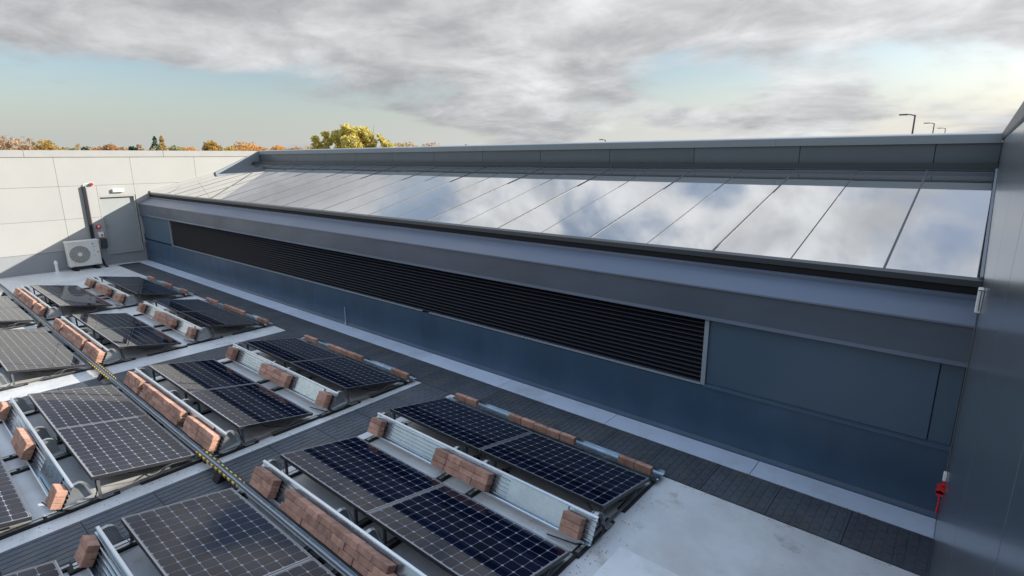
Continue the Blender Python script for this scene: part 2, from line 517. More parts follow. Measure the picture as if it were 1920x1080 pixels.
# head flashing, parapet panels, coping
MB().prism([(4.20, 3.452), (4.205, 3.462), (4.245, 3.472), (4.25, 3.555), (4.33, 3.560), (4.33, 3.40), (4.26, 3.40)], x0, x1).build('head_flashing', M['darkcap'], lb)
pj = [-0.006, -0.80] + [-2.78 - 1.985 * i for i in range(11)] + [XL + 0.004]
pj = [p for p in pj if p > XL] 
for a, b in zip(pj, pj[1:]):
    MB().box(b + 0.004, a - 0.004, 4.60, 4.70, 3.555, 3.865).build('parapet_panel', M['parapet'], lb, bevel=0.004)
MB().box(x0, x1, 4.64, 5.0, 3.3, 3.86).build('parapet_core', M['void'], lb)
cj = [-0.006, -3.2, -7.1, -11.0, -15.0, -19.0, XL + 0.004]
for a, b in zip(cj, cj[1:]):
    MB().prism([(4.565, 3.855), (4.565, 3.985), (4.60, 4.0), (5.05, 4.03), (5.05, 3.855)], b + 0.002, a - 0.002).build('parapet_coping', M['coping'], lb)
# sloping end cheek of the parapet against the end wall
MB().prism([(4.58, 3.98), (4.58, 3.42), (2.75, 3.05), (2.75, 3.17)], XL + 0.004, XL + 0.12).build('parapet_cheek', M['coping'], lb)

# ------------------------------------------------------------------ end wall with door
ew = thing('end_wall', 'pale cream panelled wall at the far end of the roof, half in sun', 'wall', (XL, 0, 0))
DY0, DY1, DZ0, DZ1 = -1.195, -0.165, 0.415, 2.39
MB().box(-0.6, -0.135, -22, 4.9, -0.4, 3.72).build('wall_core', M['darkgrey'], ew)
def panel(y0, y1, z0, z1, m='cream', dep=0.0):
    if y1 - y0 > 0.03:
        MB().box(-0.13, dep, y0 + 0.003, y1 - 0.003, z0 + 0.003, z1 - 0.003).build('cladding_panel', M[m], ew, bevel=0.003)
ys = [4.60, 2.05, -0.10, -2.27, -4.40, -6.55, -8.70, -10.85, -13.0, -15.15, -17.3, -19.5, -22]
zs = [0.66, 1.715, 2.815, 3.77]
for b, a in zip(ys, ys[1:]):
    for z0, z1 in zip(zs, zs[1:]):
        if a == -2.27 and z0 < 2.5:
            panel(a, DY0 - 0.04, z0, z1)
            continue
        if b == 2.05 and z0 < 2.0:
            continue
        if b == 4.60 and z0 < 2.6:
            continue
        panel(a, b, z0, z1)
panel(DY0 - 0.04, -0.10, DZ1 + 0.04, 2.815)
panel(DY1 + 0.04, -0.10, 0.66, DZ1 + 0.04)
panel(-0.10, -0.015, 0.66, 2.815)
panel(-0.02, 2.05, 1.0, 2.815, dep=-0.004)
for a, b in ((-22, DY0 - 0.04), (DY1 + 0.04, -0.03)):
    MB().box(-0.13, -0.012, a, b, 0.0, 0.655).build('base_upstand', M['creamup'], ew)
MB().box(-0.13, -0.012, DY0 - 0.04, DY1 + 0.04, 0.0, DZ0 - 0.03).build('base_upstand', M['creamup'], ew)
for a, b in zip([4.9, 1.0, -3.0, -7.0, -11.0, -15.0, -22], [1.0, -3.0, -7.0, -11.0, -15.0, -22]):
    MB().box(-0.62, 0.03, b + 0.002, a - 0.002, 3.775, 4.0).build('wall_coping', M['creamcope'], ew, bevel=0.008)
dr = MB().box(-0.125, -0.095, DY0, DY1, DZ0, DZ1).build('door', M['dooor'], ew, bevel=0.004)
fr = MB()
fr.box(-0.13, 0.006, DY0 - 0.04, DY0, DZ0 - 0.03, DZ1 + 0.04)
fr.box(-0.13, 0.006, DY1, DY1 + 0.04, DZ0 - 0.03, DZ1 + 0.04)
fr.box(-0.13, 0.006, DY0, DY1, DZ1, DZ1 + 0.04)
fr.box(-0.13, 0.03, DY0, DY1, DZ0 - 0.03, DZ0)
fr.build('door_frame', M['cream'], dr)
MB().tube([(-0.095, DY0 + 0.09, 1.44), (-0.045, DY0 + 0.09, 1.44), (-0.045, DY0 + 0.21, 1.44)], 0.011).build('door_handle', M['steel'], dr)

# things on the end wall
def at_wall(name, label, cat, y, z, x=0.0):
    return thing(name, label, cat, (XL + x, y, z))
t = at_wall('cable_duct', 'tall black cable duct standing on the pale wall left of the door', 'cable duct', -1.60, 0)
MB().box(0.008, 0.10, -0.055, 0.035, 0.62, 2.80).build('duct_body', M['blackmetal'], t, bevel=0.006)
MB().box(0.008, 0.095, 0.036, 0.055, 0.62, 2.76).build('duct_lid', M['pinkgrey'], t)
MB().tube([(0.05, -0.01, 2.80), (0.05, 0.02, 2.86), (0.05, 0.16, 2.90)], 0.012).build('cable', M['white'], t)
t = at_wall('alarm_beacon', 'red round alarm beacon above the black duct on the pale wall', 'beacon', -1.36, 2.86)
MB().cyl((0.006, 0, 0), (0.05, 0, 0), 0.06, 0.06, 16).build('beacon_base', M['white'], t)
MB().cyl((0.05, 0, 0), (0.12, 0, 0), 0.055, 0.03, 16).build('beacon_lens', M['red'], t)
t = at_wall('emergency_light', 'white rectangular emergency light above the door', 'light fitting', -0.63, 2.61)
MB().box(0.006, 0.10, -0.17, 0.17, -0.06, 0.06).build('housing', M['white'], t, bevel=0.012)
MB().box(0.101, 0.106, -0.14, 0.14, -0.042, 0.042).build('diffuser', M['acwhite'], t)
t = at_wall('fire_alarm_bell', 'red round fire alarm button with white centre beside the door handle', 'alarm', -1.38, 1.385)
MB().cyl((-0.004, 0, 0), (0.05, 0, 0), 0.075, 0.07, 18).build('alarm_body', M['red'], t)
MB().cyl((0.05, 0, 0.015), (0.06, 0, 0.015), 0.035, 0.035, 14).build('alarm_face', M['white'], t)
t = at_wall('switch_box', 'small white box with red button below the fire alarm by the door', 'switch', -1.35, 1.10)
MB().box(-0.004, 0.06, -0.08, 0.08, -0.09, 0.09).build('box_body', M['white'], t, bevel=0.008)
MB().cyl((0.06, 0.02, -0.01), (0.08, 0.02, -0.01), 0.035, 0.03, 14).build('button', M['red'], t)
t = at_wall('isolator_box', 'dark grey isolator box low on the wall between condenser and door', 'switch', -1.31, 0.80)
MB().box(-0.004, 0.09, -0.09, 0.09, -0.16, 0.16).build('box_body', M['darkgrey'], t, bevel=0.008)
t = at_wall('vent_pipe', 'short white vent pipe standing on the deck left of the air conditioner', 'pipe', -2.78, 0, 0.22)
MB().cyl((0, 0, 0), (0, 0, 0.34), 0.045, 0.045, 14).build('pipe', M['white'], t, smooth=False)
MB().cyl((0, 0, 0.30), (0, 0, 0.40), 0.06, 0.03, 14).build('cowl', M['white'], t)
MB().cyl((0, 0, 0.0), (0, 0, 0.03), 0.10, 0.06, 14).build('collar', M['slab'], t)

# air conditioner
ac = thing('air_conditioner', 'cream outdoor air conditioner unit with round fan grille by the end wall', 'air conditioner', (-23.32, -2.0, 0))
AW, AD, AZ0, AZ1 = 0.91, 0.34, 0.13, 0.99
MB().box(-AD, 0, -AW / 2, AW / 2, AZ0, AZ1).build('casing', M['acwhite'], ac, bevel=0.018)
MB().box(-AD - 0.01, 0.012, -AW / 2 - 0.008, AW / 2 + 0.008, AZ1 - 0.05, AZ1 + 0.008).build('lid', M['acwhite'], ac, bevel=0.01)
fy, fz = -0.13, 0.545
MB().cyl((-0.002, fy, fz), (0.006, fy, fz), 0.29, 0.29, 40).build('fan_opening', M['grille'], ac)
g_ = MB()
for i in range(11):
    r = 0.06 + i * 0.023
    pts = [(0.016, fy + r * math.cos(a * math.pi / 16), fz + r * math.sin(a * math.pi / 16)) for a in range(33)]
    g_.tube(pts, 0.0035, 4)
for i in range(16):
    a = i * math.pi / 8
    g_.tube([(0.018, fy + 0.05 * math.cos(a), fz + 0.05 * math.sin(a)), (0.018, fy + 0.29 * math.cos(a), fz + 0.29 * math.sin(a))], 0.004, 4)
g_.build('fan_grille', M['acwhite'], ac)
MB().cyl((0.006, fy, fz), (0.026, fy, fz), 0.065, 0.06, 20).build('fan_hub', M['white'], ac)
MB().box(0.0, 0.004, 0.20, AW / 2 - 0.015, AZ0 + 0.05, AZ1 - 0.07).build('service_cover', M['acwhite'], ac)
lg = MB()
lg.prism([(0.25, 0.84), (0.25, 0.90), (0.285, 0.90)], 0.0045, 0.006)
lg.prism([(0.262, 0.84), (0.295, 0.84), (0.295, 0.895)], 0.0045, 0.006)
lg.build('logo', M['blue'], ac)
for z_, w_ in ((0.76, 0.09), (0.64, 0.06), (0.46, 0.05)):
    MB().box(0.0045, 0.006, 0.25, 0.25 + w_, z_, z_ + 0.012).build('printed_mark', M['grille'], ac)
MB().box(0.0045, 0.007, 0.36, 0.41, 0.555, 0.585).build('warning_sticker', M['red'], ac)
for y in (-0.30, 0.30):
    MB().box(-AD - 0.04, 0.06, y - 0.03, y + 0.03, 0.03, AZ0).build('foot', M['rubber'], ac)
    MB().box(-AD - 0.06, 0.10, y - 0.06, y + 0.06, 0.0, 0.03).build('foot_pad', M['rubber'], ac)
MB().tube([(-0.2, AW / 2, 0.30), (-0.2, AW / 2 + 0.06, 0.28), (-0.2, AW / 2 + 0.10, 0.05), (-0.05, AW / 2 + 0.12, 0.03), (0.1, AW / 2 + 0.10, 0.03)], 0.03, 10).build('refrigerant_pipe', M['rubber'], ac)

# lightning rod on the edging
t = thing('lightning_rod', 'thin white upright lightning rod on the pale strip beside the louvred wall', 'lightning rod', (-10.68, -0.06, 0.012))
MB().cyl((0, 0, 0), (0, 0, 0.05), 0.045, 0.03, 12).build('base', M['steel'], t)
MB().cyl((0, 0, 0.04), (0, 0, 0.42), 0.012, 0.009, 10).build('rod', M['galvrim'], t)

# ------------------------------------------------------------------ side building at right
sb = thing('side_building', 'tall dark grey glossy panelled building wall along the right edge', 'building', (0, 0, 0))
MB().box(0.06, 9, -20, 10, -8, 3.86).build('wall_core', M['void'], sb)
sj = [10, 6.0, 2.6, 0.9, -2.05, -3.65, -5.2, -7.0, -9.0, -11.0, -13, -16, -20]
for a, b in zip(sj, sj[1:]):
    MB().box(0.0, 0.055, b + 0.004, a - 0.004, 0.17, 3.90).build('cladding_panel', M['side'], sb, bevel=0.003)
MB().box(0.012, 0.055, -20, 0.0, 0.0, 0.165).build('base_upstand', M['upstand'], sb)
for a, b in zip([10, 4.0, -2.0, -8.0, -14.0], [4.0, -2.0, -8.0, -14.0, -20]):
    MB().box(-0.02, 9.05, b + 0.002, a - 0.002, 3.90, 4.03).build('coping', M['sidecope'], sb, bevel=0.006)
t = thing('junction_box', 'small white electrical box with a dark line on the right wall below the glass roof', 'electrical box', (0, -0.78, 2.41))
MB().box(-0.042, -0.002, -0.06, 0.06, 0, 0.20).build('box_body', M['white'], t, bevel=0.006)
MB().box(-0.040, -0.004, -0.066, -0.061, 0.19, 0.197).build('lid_slot', M['darkgrey'], t)
MB().tube([(-0.02, -0.0605, 0.185), (-0.02, -0.0625, 0.10), (-0.018, -0.0625, 0.02)], 0.003, 6).build('mark', M['darkgrey'], t)
t = thing('conduit', 'thin grey conduit running down the right wall from the white box', 'conduit', (0, -0.72, 0))
MB().tube([(-0.012, 0, 2.40), (-0.012, 0, 0.90)], 0.006, 8).build('pipe', M['lamp'], t)
for z_ in (2.1, 1.5, 1.0):
    MB().box(-0.02, -0.001, -0.010, 0.010, z_, z_ + 0.015).build('clip', M['lamp'], t)
t = thing('safety_lock', 'red plastic lock with strap hanging from a white bracket low on the right wall', 'lock', (0, -0.72, 0))
MB().box(-0.030, -0.002, -0.03, 0.03, 0.80, 0.875).build('bracket', M['white'], t, bevel=0.004)
MB().box(-0.026, -0.004, -0.012, 0.012, 0.74, 0.80).build('shackle', M['red'], t)
lkm = MB()
lkm.cyl((-0.030, -0.03, 0.665), (-0.030, 0.03, 0.665), 0.030, 0.030, 14)
lkm.box(-0.058, -0.002, -0.03, 0.03, 0.665, 0.735)
lkm.build('lock_body', M['red'], t)
MB().tube([(-0.028, 0, 0.64), (-0.022, 0.0, 0.56), (-0.026, 0.005, 0.45)], 0.009, 8).build('strap', M['red'], t)

# ------------------------------------------------------------------ solar tables
PL, PW, GAP, TH = 1.69, 1.046, 0.02, 0.038
TILT = R(10.64)
ZL = 0.12
NCX, NCY = 13, 8
fm = MB()
# panel local frame: x 0..-PL, y 0..-PW (going up-slope), z 0 = top face
RIM = 0.013
fm.box(-PL, 0, -RIM, 0, -TH, 0.0, 0)
fm.box(-PL, 0, -PW, -PW + RIM, -TH, 0.0, 0)
fm.box(-PL, -PL + RIM, -PW + RIM, -RIM, -TH, 0.0, 0)
fm.box(-RIM, 0, -PW + RIM, -RIM, -TH, 0.0, 0)
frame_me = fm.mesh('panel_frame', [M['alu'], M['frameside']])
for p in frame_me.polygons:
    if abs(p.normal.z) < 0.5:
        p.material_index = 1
back_me = MB().box(-PL + RIM, -RIM, -PW + RIM, -RIM, -0.010, -0.0035).mesh('backsheet', M['back'])
cpx = (PL - 2 * RIM - 0.016) / NCX
cpy = (PW - 2 * RIM - 0.016) / NCY
def cell_mb(mb, cx, cy, z0=-0.0035, z1=-0.0029):
    hx, hy, c = cpx / 2 - 0.0019, cpy / 2 - 0.0019, 0.0135
    pts = [(hx, -hy + c), (hx, hy - c), (hx - c, hy), (-hx + c, hy), (-hx, hy - c), (-hx, -hy + c), (-hx + c, -hy), (hx - c, -hy)]
    n = len(mb.v)
    mb.v += [(cx + a, cy + b, z1) for a, b in pts] + [(cx + a, cy + b, z0) for a, b in pts]
    mb.f.append(tuple(range(n, n + 8))); mb.mi.append(0)
    for i in range(8):
        j = (i + 1) % 8
        mb.f.append((n + i, n + 8 + i, n + 8 + j, n + j)); mb.mi.append(0)
cb = MB(); cell_mb(cb, 0, 0); cell_me = cb.mesh('cell', M['cell'])
def cell_pos(i, j):
    return (-RIM - 0.008 - cpx * (i + 0.5), -RIM - 0.008 - cpy * (j + 0.5))
cb = MB()
for i in range(NCX):
    for j in range(NCY):
        cell_mb(cb, *cell_pos(i, j))
cells_me = cb.mesh('cells', M['cell'])

CT, ST = math.cos(TILT), math.sin(TILT)
YH, ZH = -PW * CT, ZL + PW * ST           # high edge
TD = Vector((0.463, 0.887)); TN = Vector((-0.887, 0.463))
P0 = Vector((YH - 0.300, 0.070))          # foot of tray sheet
def tray_mesh():
    mb = MB()
    # ribbed sheet profile in (y, z)
    line = []
    def p(s, n):
        q = P0 + TD * s + TN * n
        line.append((q.x, q.y))
    p(0.004, 0.052); p(-0.002, 0.05); p(-0.002, 0.0)
    for k_ in range(5):
        s0 = 0.022 + k_ * 0.044
        p(s0, 0.0); p(s0 + 0.005, 0.011); p(s0 + 0.016, 0.011); p(s0 + 0.022, 0.0)
    p(0.258, 0.0); p(0.262, 0.016); p(0.255, 0.018)
    mb.strip(line, -3.43, 0.05, 0.0022)
    return mb.mesh('ballast_tray', M['galv'])
tray_me = tray_mesh()
def rim_mesh():
    mb = MB()
    q = P0 + TD * 0.262
    mb.prism([(q.x - 0.016, q.y - 0.004), (q.x - 0.016, q.y + 0.008), (q.x + 0.010, q.y + 0.010), (q.x + 0.010, q.y - 0.002)], -3.432, 0.052)
    return mb.mesh('tray_rim', M['galvrim'])
rim_me = rim_mesh()
def lip_mesh():
    q = P0 + TN * 0.052
    return MB().prism([(q.x - 0.007, q.y - 0.004), (q.x - 0.007, q.y + 0.012), (q.x + 0.004, q.y + 0.014), (q.x + 0.004, q.y - 0.004)], -3.432, 0.0).mesh('tray_lip', M['galvrim'])
lip_me = lip_mesh()
lap_me = None
def lap_mesh():
    mb = MB()
    a = P0 + TD * 0.006 + TN * 0.013; b = P0 + TD * 0.250 + TN * 0.013
    mb.strip([(a.x, a.y), (b.x, b.y)], -0.75, 0.0, 0.0012)
    return mb.mesh('tray_lap', M['galv'])
lap_me = lap_mesh()
hoop = [(YH - 0.195, 0.285), (YH - 0.165, 0.305), (YH - 0.12, 0.312), (YH - 0.075, 0.295), (YH - 0.04, 0.25), (YH + 0.01, 0.09), (YH + 0.03, 0.045), (YH + 0.06, 0.034), (YH + 0.16, 0.033)]
hoop_me = MB().strip(hoop, -0.022, 0.022, 0.004).mesh('hoop_bracket', M['steel'])
web_me = MB().prism([(YH - 0.165, 0.29), (YH - 0.11, 0.298), (YH - 0.08, 0.285), (YH - 0.05, 0.24), (YH - 0.01, 0.09), (YH - 0.26, 0.06)], -0.003, 0.003).mesh('bracket_web', M['steel'])
lowb = [(-0.52, 0.033), (-0.42, 0.036), (-0.36, 0.06), (-0.31, 0.10), (-0.26, 0.112), (-0.10, 0.090)]
lowb_me = MB().strip(lowb, -0.022, 0.022, 0.004).mesh('low_bracket', M['steel'])
strut_me = MB().box(-0.014, 0.014, YH + 0.04, YH + 0.068, 0.03, ZH - 0.05).mesh('panel_post', M['lamp'])
rail_mb = MB()
rail_mb.box(-0.045, 0.045, YH - 0.46, YH + 0.22, 0.0, 0.028)
rail_mb.box(-0.045, 0.045, -0.60, 0.12, 0.0, 0.028)
rail1 = MB().box(-0.045, 0.045, YH - 0.46, YH + 0.22, 0.0, 0.028).mesh('rubber_foot', M['rubber'])
rail2 = MB().box(-0.045, 0.045, -0.60, 0.10, 0.0, 0.028).mesh('rubber_foot', M['rubber'])
rail3 = MB().box(-0.018, 0.018, YH - 0.42, 0.08, 0.0285, 0.0325).mesh('base_rail', M['steel'])
lowtray_mb = MB()
lowtray_mb.strip([(0.075, 0.10), (0.07, 0.062), (0.115, 0.060), (0.12, 0.066), (0.155, 0.066), (0.16, 0.060), (0.28, 0.060), (0.285, 0.095)], -3.40, 0.05, 0.002)
lowtray_me = lowtray_mb.mesh('end_tray', M['galv'])
RAILX = (-0.03, -PL + 0.22, -PL - 0.26, -3.37)

bm_ = MB().box(-0.1075, 0.1075, -0.0325, 0.0325, -0.051, 0.051)
brick_me = bm_.mesh('brick', M['brick'], bevel=0.004)

def brick(loc, rot, label, group):
    o = put('brick', brick_me, None, loc, rot)
    return tag(o, label, 'brick', group)

slope = math.atan2(TD.y, TD.x)            # angle of the tray sheet in the YZ plane
ORDW = ['', 'second', 'third', 'fourth', 'fifth', 'sixth', 'seventh', 'eighth']
def tray_pile(X, Y, xs, n, where, rows=3):
    for r in range(rows):
        off = 0.0 if (r % 2 == 0 or n < 5) else 0.05
        for c in range(n):
            s = 0.012 + 0.0335 + r * 0.068
            q = P0 + TD * s + TN * (0.013 + 0.0535 + rnd.uniform(0, 0.008))
            xx = X + xs + 0.11 + c * 0.219 + off + rnd.uniform(-0.003, 0.003)
            which = '' if n == 1 else (' first' if c == 0 else ' ' + ORDW[c]) + ' from far end,'
            brick((xx, Y + q.x, q.y), (slope + rnd.uniform(-0.03, 0.03), rnd.uniform(-.015, .015), rnd.uniform(-0.025, 0.025)),
                  f"{('bottom', 'middle', 'top')[r]} course brick,{which} {where}", 'bricks in the ' + where)
def flat_pile(X, Y, xs, n, where):
    for c in range(n):
        which = '' if n == 1 else (' first' if c == 0 else ' ' + ORDW[c]) + ' from far end,'
        brick((X + xs + 0.11 + c * 0.222, Y + 0.178 + rnd.uniform(-.006, .006), 0.062 + 0.0335), (0, 0, rnd.uniform(-0.03, 0.03)),
              f'flat brick,{which} {where}', 'bricks in the ' + where)

def solar_table(X, Y, label, cells='each', low=False):
    u = thing('solar_table', label, 'solar panels', (X, Y, 0), 'solar tables on the roof deck')
    for k_ in range(2):
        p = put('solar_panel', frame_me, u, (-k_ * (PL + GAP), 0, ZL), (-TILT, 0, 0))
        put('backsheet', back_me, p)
        if cells == 'each':
            for i in range(NCX):
                for j in range(NCY):
                    a, b = cell_pos(i, j)
                    put('cell', cell_me, p, (a, b, 0))
        else:
            tag(put('cells', cells_me, p), kind='stuff')
    put('seam_strip', seam_me, u, (-PL, 0, ZL), (-TILT, 0, 0))
    tr = put('ballast_tray', tray_me, u)
    put('tray_rim', rim_me, tr)
    put('tray_lip', lip_me, tr)
    put('tray_lap', lap_me, tr, (-0.28, 0, 0))
    for rx in RAILX:
        put('base_rail', rail3, u, (rx, 0, 0))
        put('rubber_foot', rail1, u, (rx, 0, 0))
        put('rubber_foot', rail2, u, (rx, 0, 0))
        put('hoop_bracket', hoop_me, u, (rx + (0.035 if rx == RAILX[0] else 0), 0, 0))
        put('bracket_web', web_me, u, (rx - 0.02, 0, 0))
        put('low_bracket', lowb_me, u, (rx, 0, 0))
        put('panel_post', strut_me, u, (rx - 0.03, 0, 0))
    put('wiring', wire_me, u)
    put('wiring', wire2_me, u)
    if low:
        put('end_tray', lowtray_me, u)
    return u
wire_me = MB().tube([(-0.25, YH + 0.06, 0.255), (-0.16, YH + 0.05, 0.17), (-0.05, YH + 0.03, 0.10), (0.02, YH - 0.01, 0.07), (0.04, YH - 0.10, 0.045), (0.03, YH - 0.22, 0.04), (-0.1, YH - 0.34, 0.035), (-0.4, YH - 0.40, 0.035)], 0.007, 6).mesh('wiring', M['cable'])
wire2_me = MB().tube([(-0.12, -0.75, 0.21), (-0.05, -0.62, 0.13), (0.01, -0.45, 0.09), (-0.02, -0.30, 0.11), (-0.10, -0.18, 0.10)], 0.006, 6).mesh('wiring', M['cable'])
seam_me = MB().box(-GAP, 0, -PW + 0.002, -0.002, -0.02, -0.004).mesh('seam_strip', M['alu'])

WALLROW = 'the row along the louvred wall'
MIDROW = 'the middle row right of the cable tray'
LEFTROW = 'the row left of the cable tray'
ORD = {2: 'nearest', 1: 'second nearest', 0: 'third nearest', -1: 'farthest'}
tables = {
    ('B', 2): (-2.553, -1.407), ('B', 1): (-7.023, -1.399), ('B', 0): (-11.985, -1.391), ('B', -1): (-16.423, -1.434),
    ('A', 2): (-2.578, -2.982), ('A', 1): (-7.040, -2.988), ('A', 0): (-11.932, -3.013), ('A', -1): (-16.512, -2.997),
    ('C', 2): (-2.652, -4.554), ('C', 1): (-7.125, -4.540), ('C', 0): (-11.97, -4.573), ('C', -1): (-16.35, -4.567),
    ('D', 2): (-2.74, -6.095), ('D', 1): (-7.131, -6.102),
}
rowname = {'B': WALLROW, 'A': MIDROW, 'C': LEFTROW, 'D': 'the leftmost row'}
for (c, r), (X, Y) in tables.items():
    lab = f'{ORD[r]} pair of solar panels in {rowname[c]}'
    solar_table(X, Y, lab, 'each' if r >= 1 else 'joined', low=(c == 'B'))
# a bird dropping on the nearest wall-row panel
piles = {
    ('B', 2): [(0.00, 1), (1.27, 4), (3.13, 1)],
    ('B', 1): [(0.05, 1), (1.35, 4), (3.15, 1)],
    ('B', 0): [(0.05, 1), (1.15, 5), (3.10, 1)],
    ('B', -1): [(0.05, 2), (1.05, 5), (2.80, 2)],
    ('A', 2): [(0.02, 2), (0.70, 8)],
    ('A', 1): [(0.02, 3), (0.80, 7), (2.52, 4)],
    ('A', 0): [(0.05, 3), (0.80, 7), (2.55, 4)],
    ('A', -1): [(0.05, 3), (0.80, 7), (2.55, 3)],
    ('C', 0): [(3.20, 1)],
    ('C', 1): [(0.02, 1), (1.25, 3), (3.22, 1)],
    ('C', 2): [(0.02, 1)],
    ('D', 2): [],
}
pos_words = {1: ('only',), 2: ('far', 'near'), 3: ('far', 'middle', 'near')}
shortrow = {'B': 'wall row', 'A': 'middle row', 'C': 'left row'}
for (c, r), ps in piles.items():
    X, Y = tables[(c, r)]
    for i, (xs, n) in enumerate(ps):
        tray_pile(X - 3.40, Y, xs, n, f'{pos_words[len(ps)][i]} tray pile of {ORD[r]} {shortrow[c]} panels')
flat = {
    2: [(0.06, 2), (1.15, 5), (2.90, 2)], 1: [(0.06, 2), (0.95, 5), (2.92, 2)],
    0: [(0.06, 3), (1.15, 5), (2.95, 2)], -1: [(0.2, 2), (1.5, 3), (2.85, 2)],
}
for r, ps in flat.items():
    X, Y = tables[('B', r)]
    for i, (xs, n) in enumerate(ps):
        flat_pile(X - 3.40, Y, xs, n, f'{pos_words[3][i]} pile beside the walkway, {ORD[r]} wall row panels')

# ------------------------------------------------------------------ cable tray with hazard tape
ct = thing('cable_tray', 'long narrow galvanised cable tray with yellow and black tape beside the panels', 'cable tray', (0, -4.455, 0))
tx0, tx1 = -22.4, -0.6
MB().strip([(-0.055, 0.135), (-0.055, 0.10), (0.015, 0.10), (0.015, 0.135)], tx0, tx1, 0.003).build('tray_channel', M['galv'], ct)
for i, (yy, zz, rr) in enumerate(((-0.035, 0.113, 0.012), (-0.008, 0.113, 0.010))):
    MB().tube([(tx0, yy, zz), (-15, yy + 0.004, zz), (-9, yy - 0.003, zz), (tx1, yy, zz)], rr, 8).build('cable', M['steel'] if i else M['lamp'], ct)
MB().tube([(tx0, 0.045, 0.11), (-14, 0.05, 0.11), (-8, 0.042, 0.11), (tx1, 0.048, 0.11)], 0.017, 10).build('black_cable', M['cable'], ct)
for a, b in ((-7.15, -6.02), (-12.1, -10.75)):
    MB().box(a, b, -0.062, -0.050, 0.112, 0.139).build('hazard_tape', M['hazard'], ct)
    MB().box(a, b, 0.018, 0.030, 0.112, 0.139).build('hazard_tape', M['hazard'], ct)
ft = MB().prism([(-0.13, 0.0), (0.13, 0.0), (0.07, 0.098), (-0.07, 0.098)], -0.07, 0.07).mesh('rubber_foot', M['rubber'])
for xx in (-2.2, -4.4, -6.50, -8.9, -11.25, -13.6, -16.0, -18.3, -20.6):
    put('rubber_foot', ft, ct, (xx, 0, 0))

# ------------------------------------------------------------------ street lamps beyond the parapet
def lamp(x, y, top, arm, label):
    t = thing('street_lamp', label, 'street lamp', (x, y, -8), 'street lamps beyond the parapet')
    MB().cyl((0, 0, 0), (0, 0, top + 8), 0.11, 0.05, 10).build('pole', M['lamp'], t)
    MB().tube([(0, 0, top + 7.95), (-0.25, 0, top + 8.03), (-arm * 0.55, 0, top + 8.05)], 0.035, 8).build('arm', M['lamp'], t)
    MB().box(-arm, -arm * 0.45, -0.12, 0.12, top + 8.0, top + 8.09).build('lamp_head', M['lamp'], t, bevel=0.02)
lamp(-4.26, 40, 6.25, 0.9, 'tallest street lamp rising over the dark parapet at right')
lamp(-5.09, 70, 6.93, 0.95, 'second street lamp behind the tallest one at right')
lamp(-5.58, 100, 7.42, 1.0, 'smallest of the three street lamps over the parapet at right')
lamp(-31.0, 45.0, 5.35, 0.7, 'single tiny street lamp over the middle of the dark parapet')

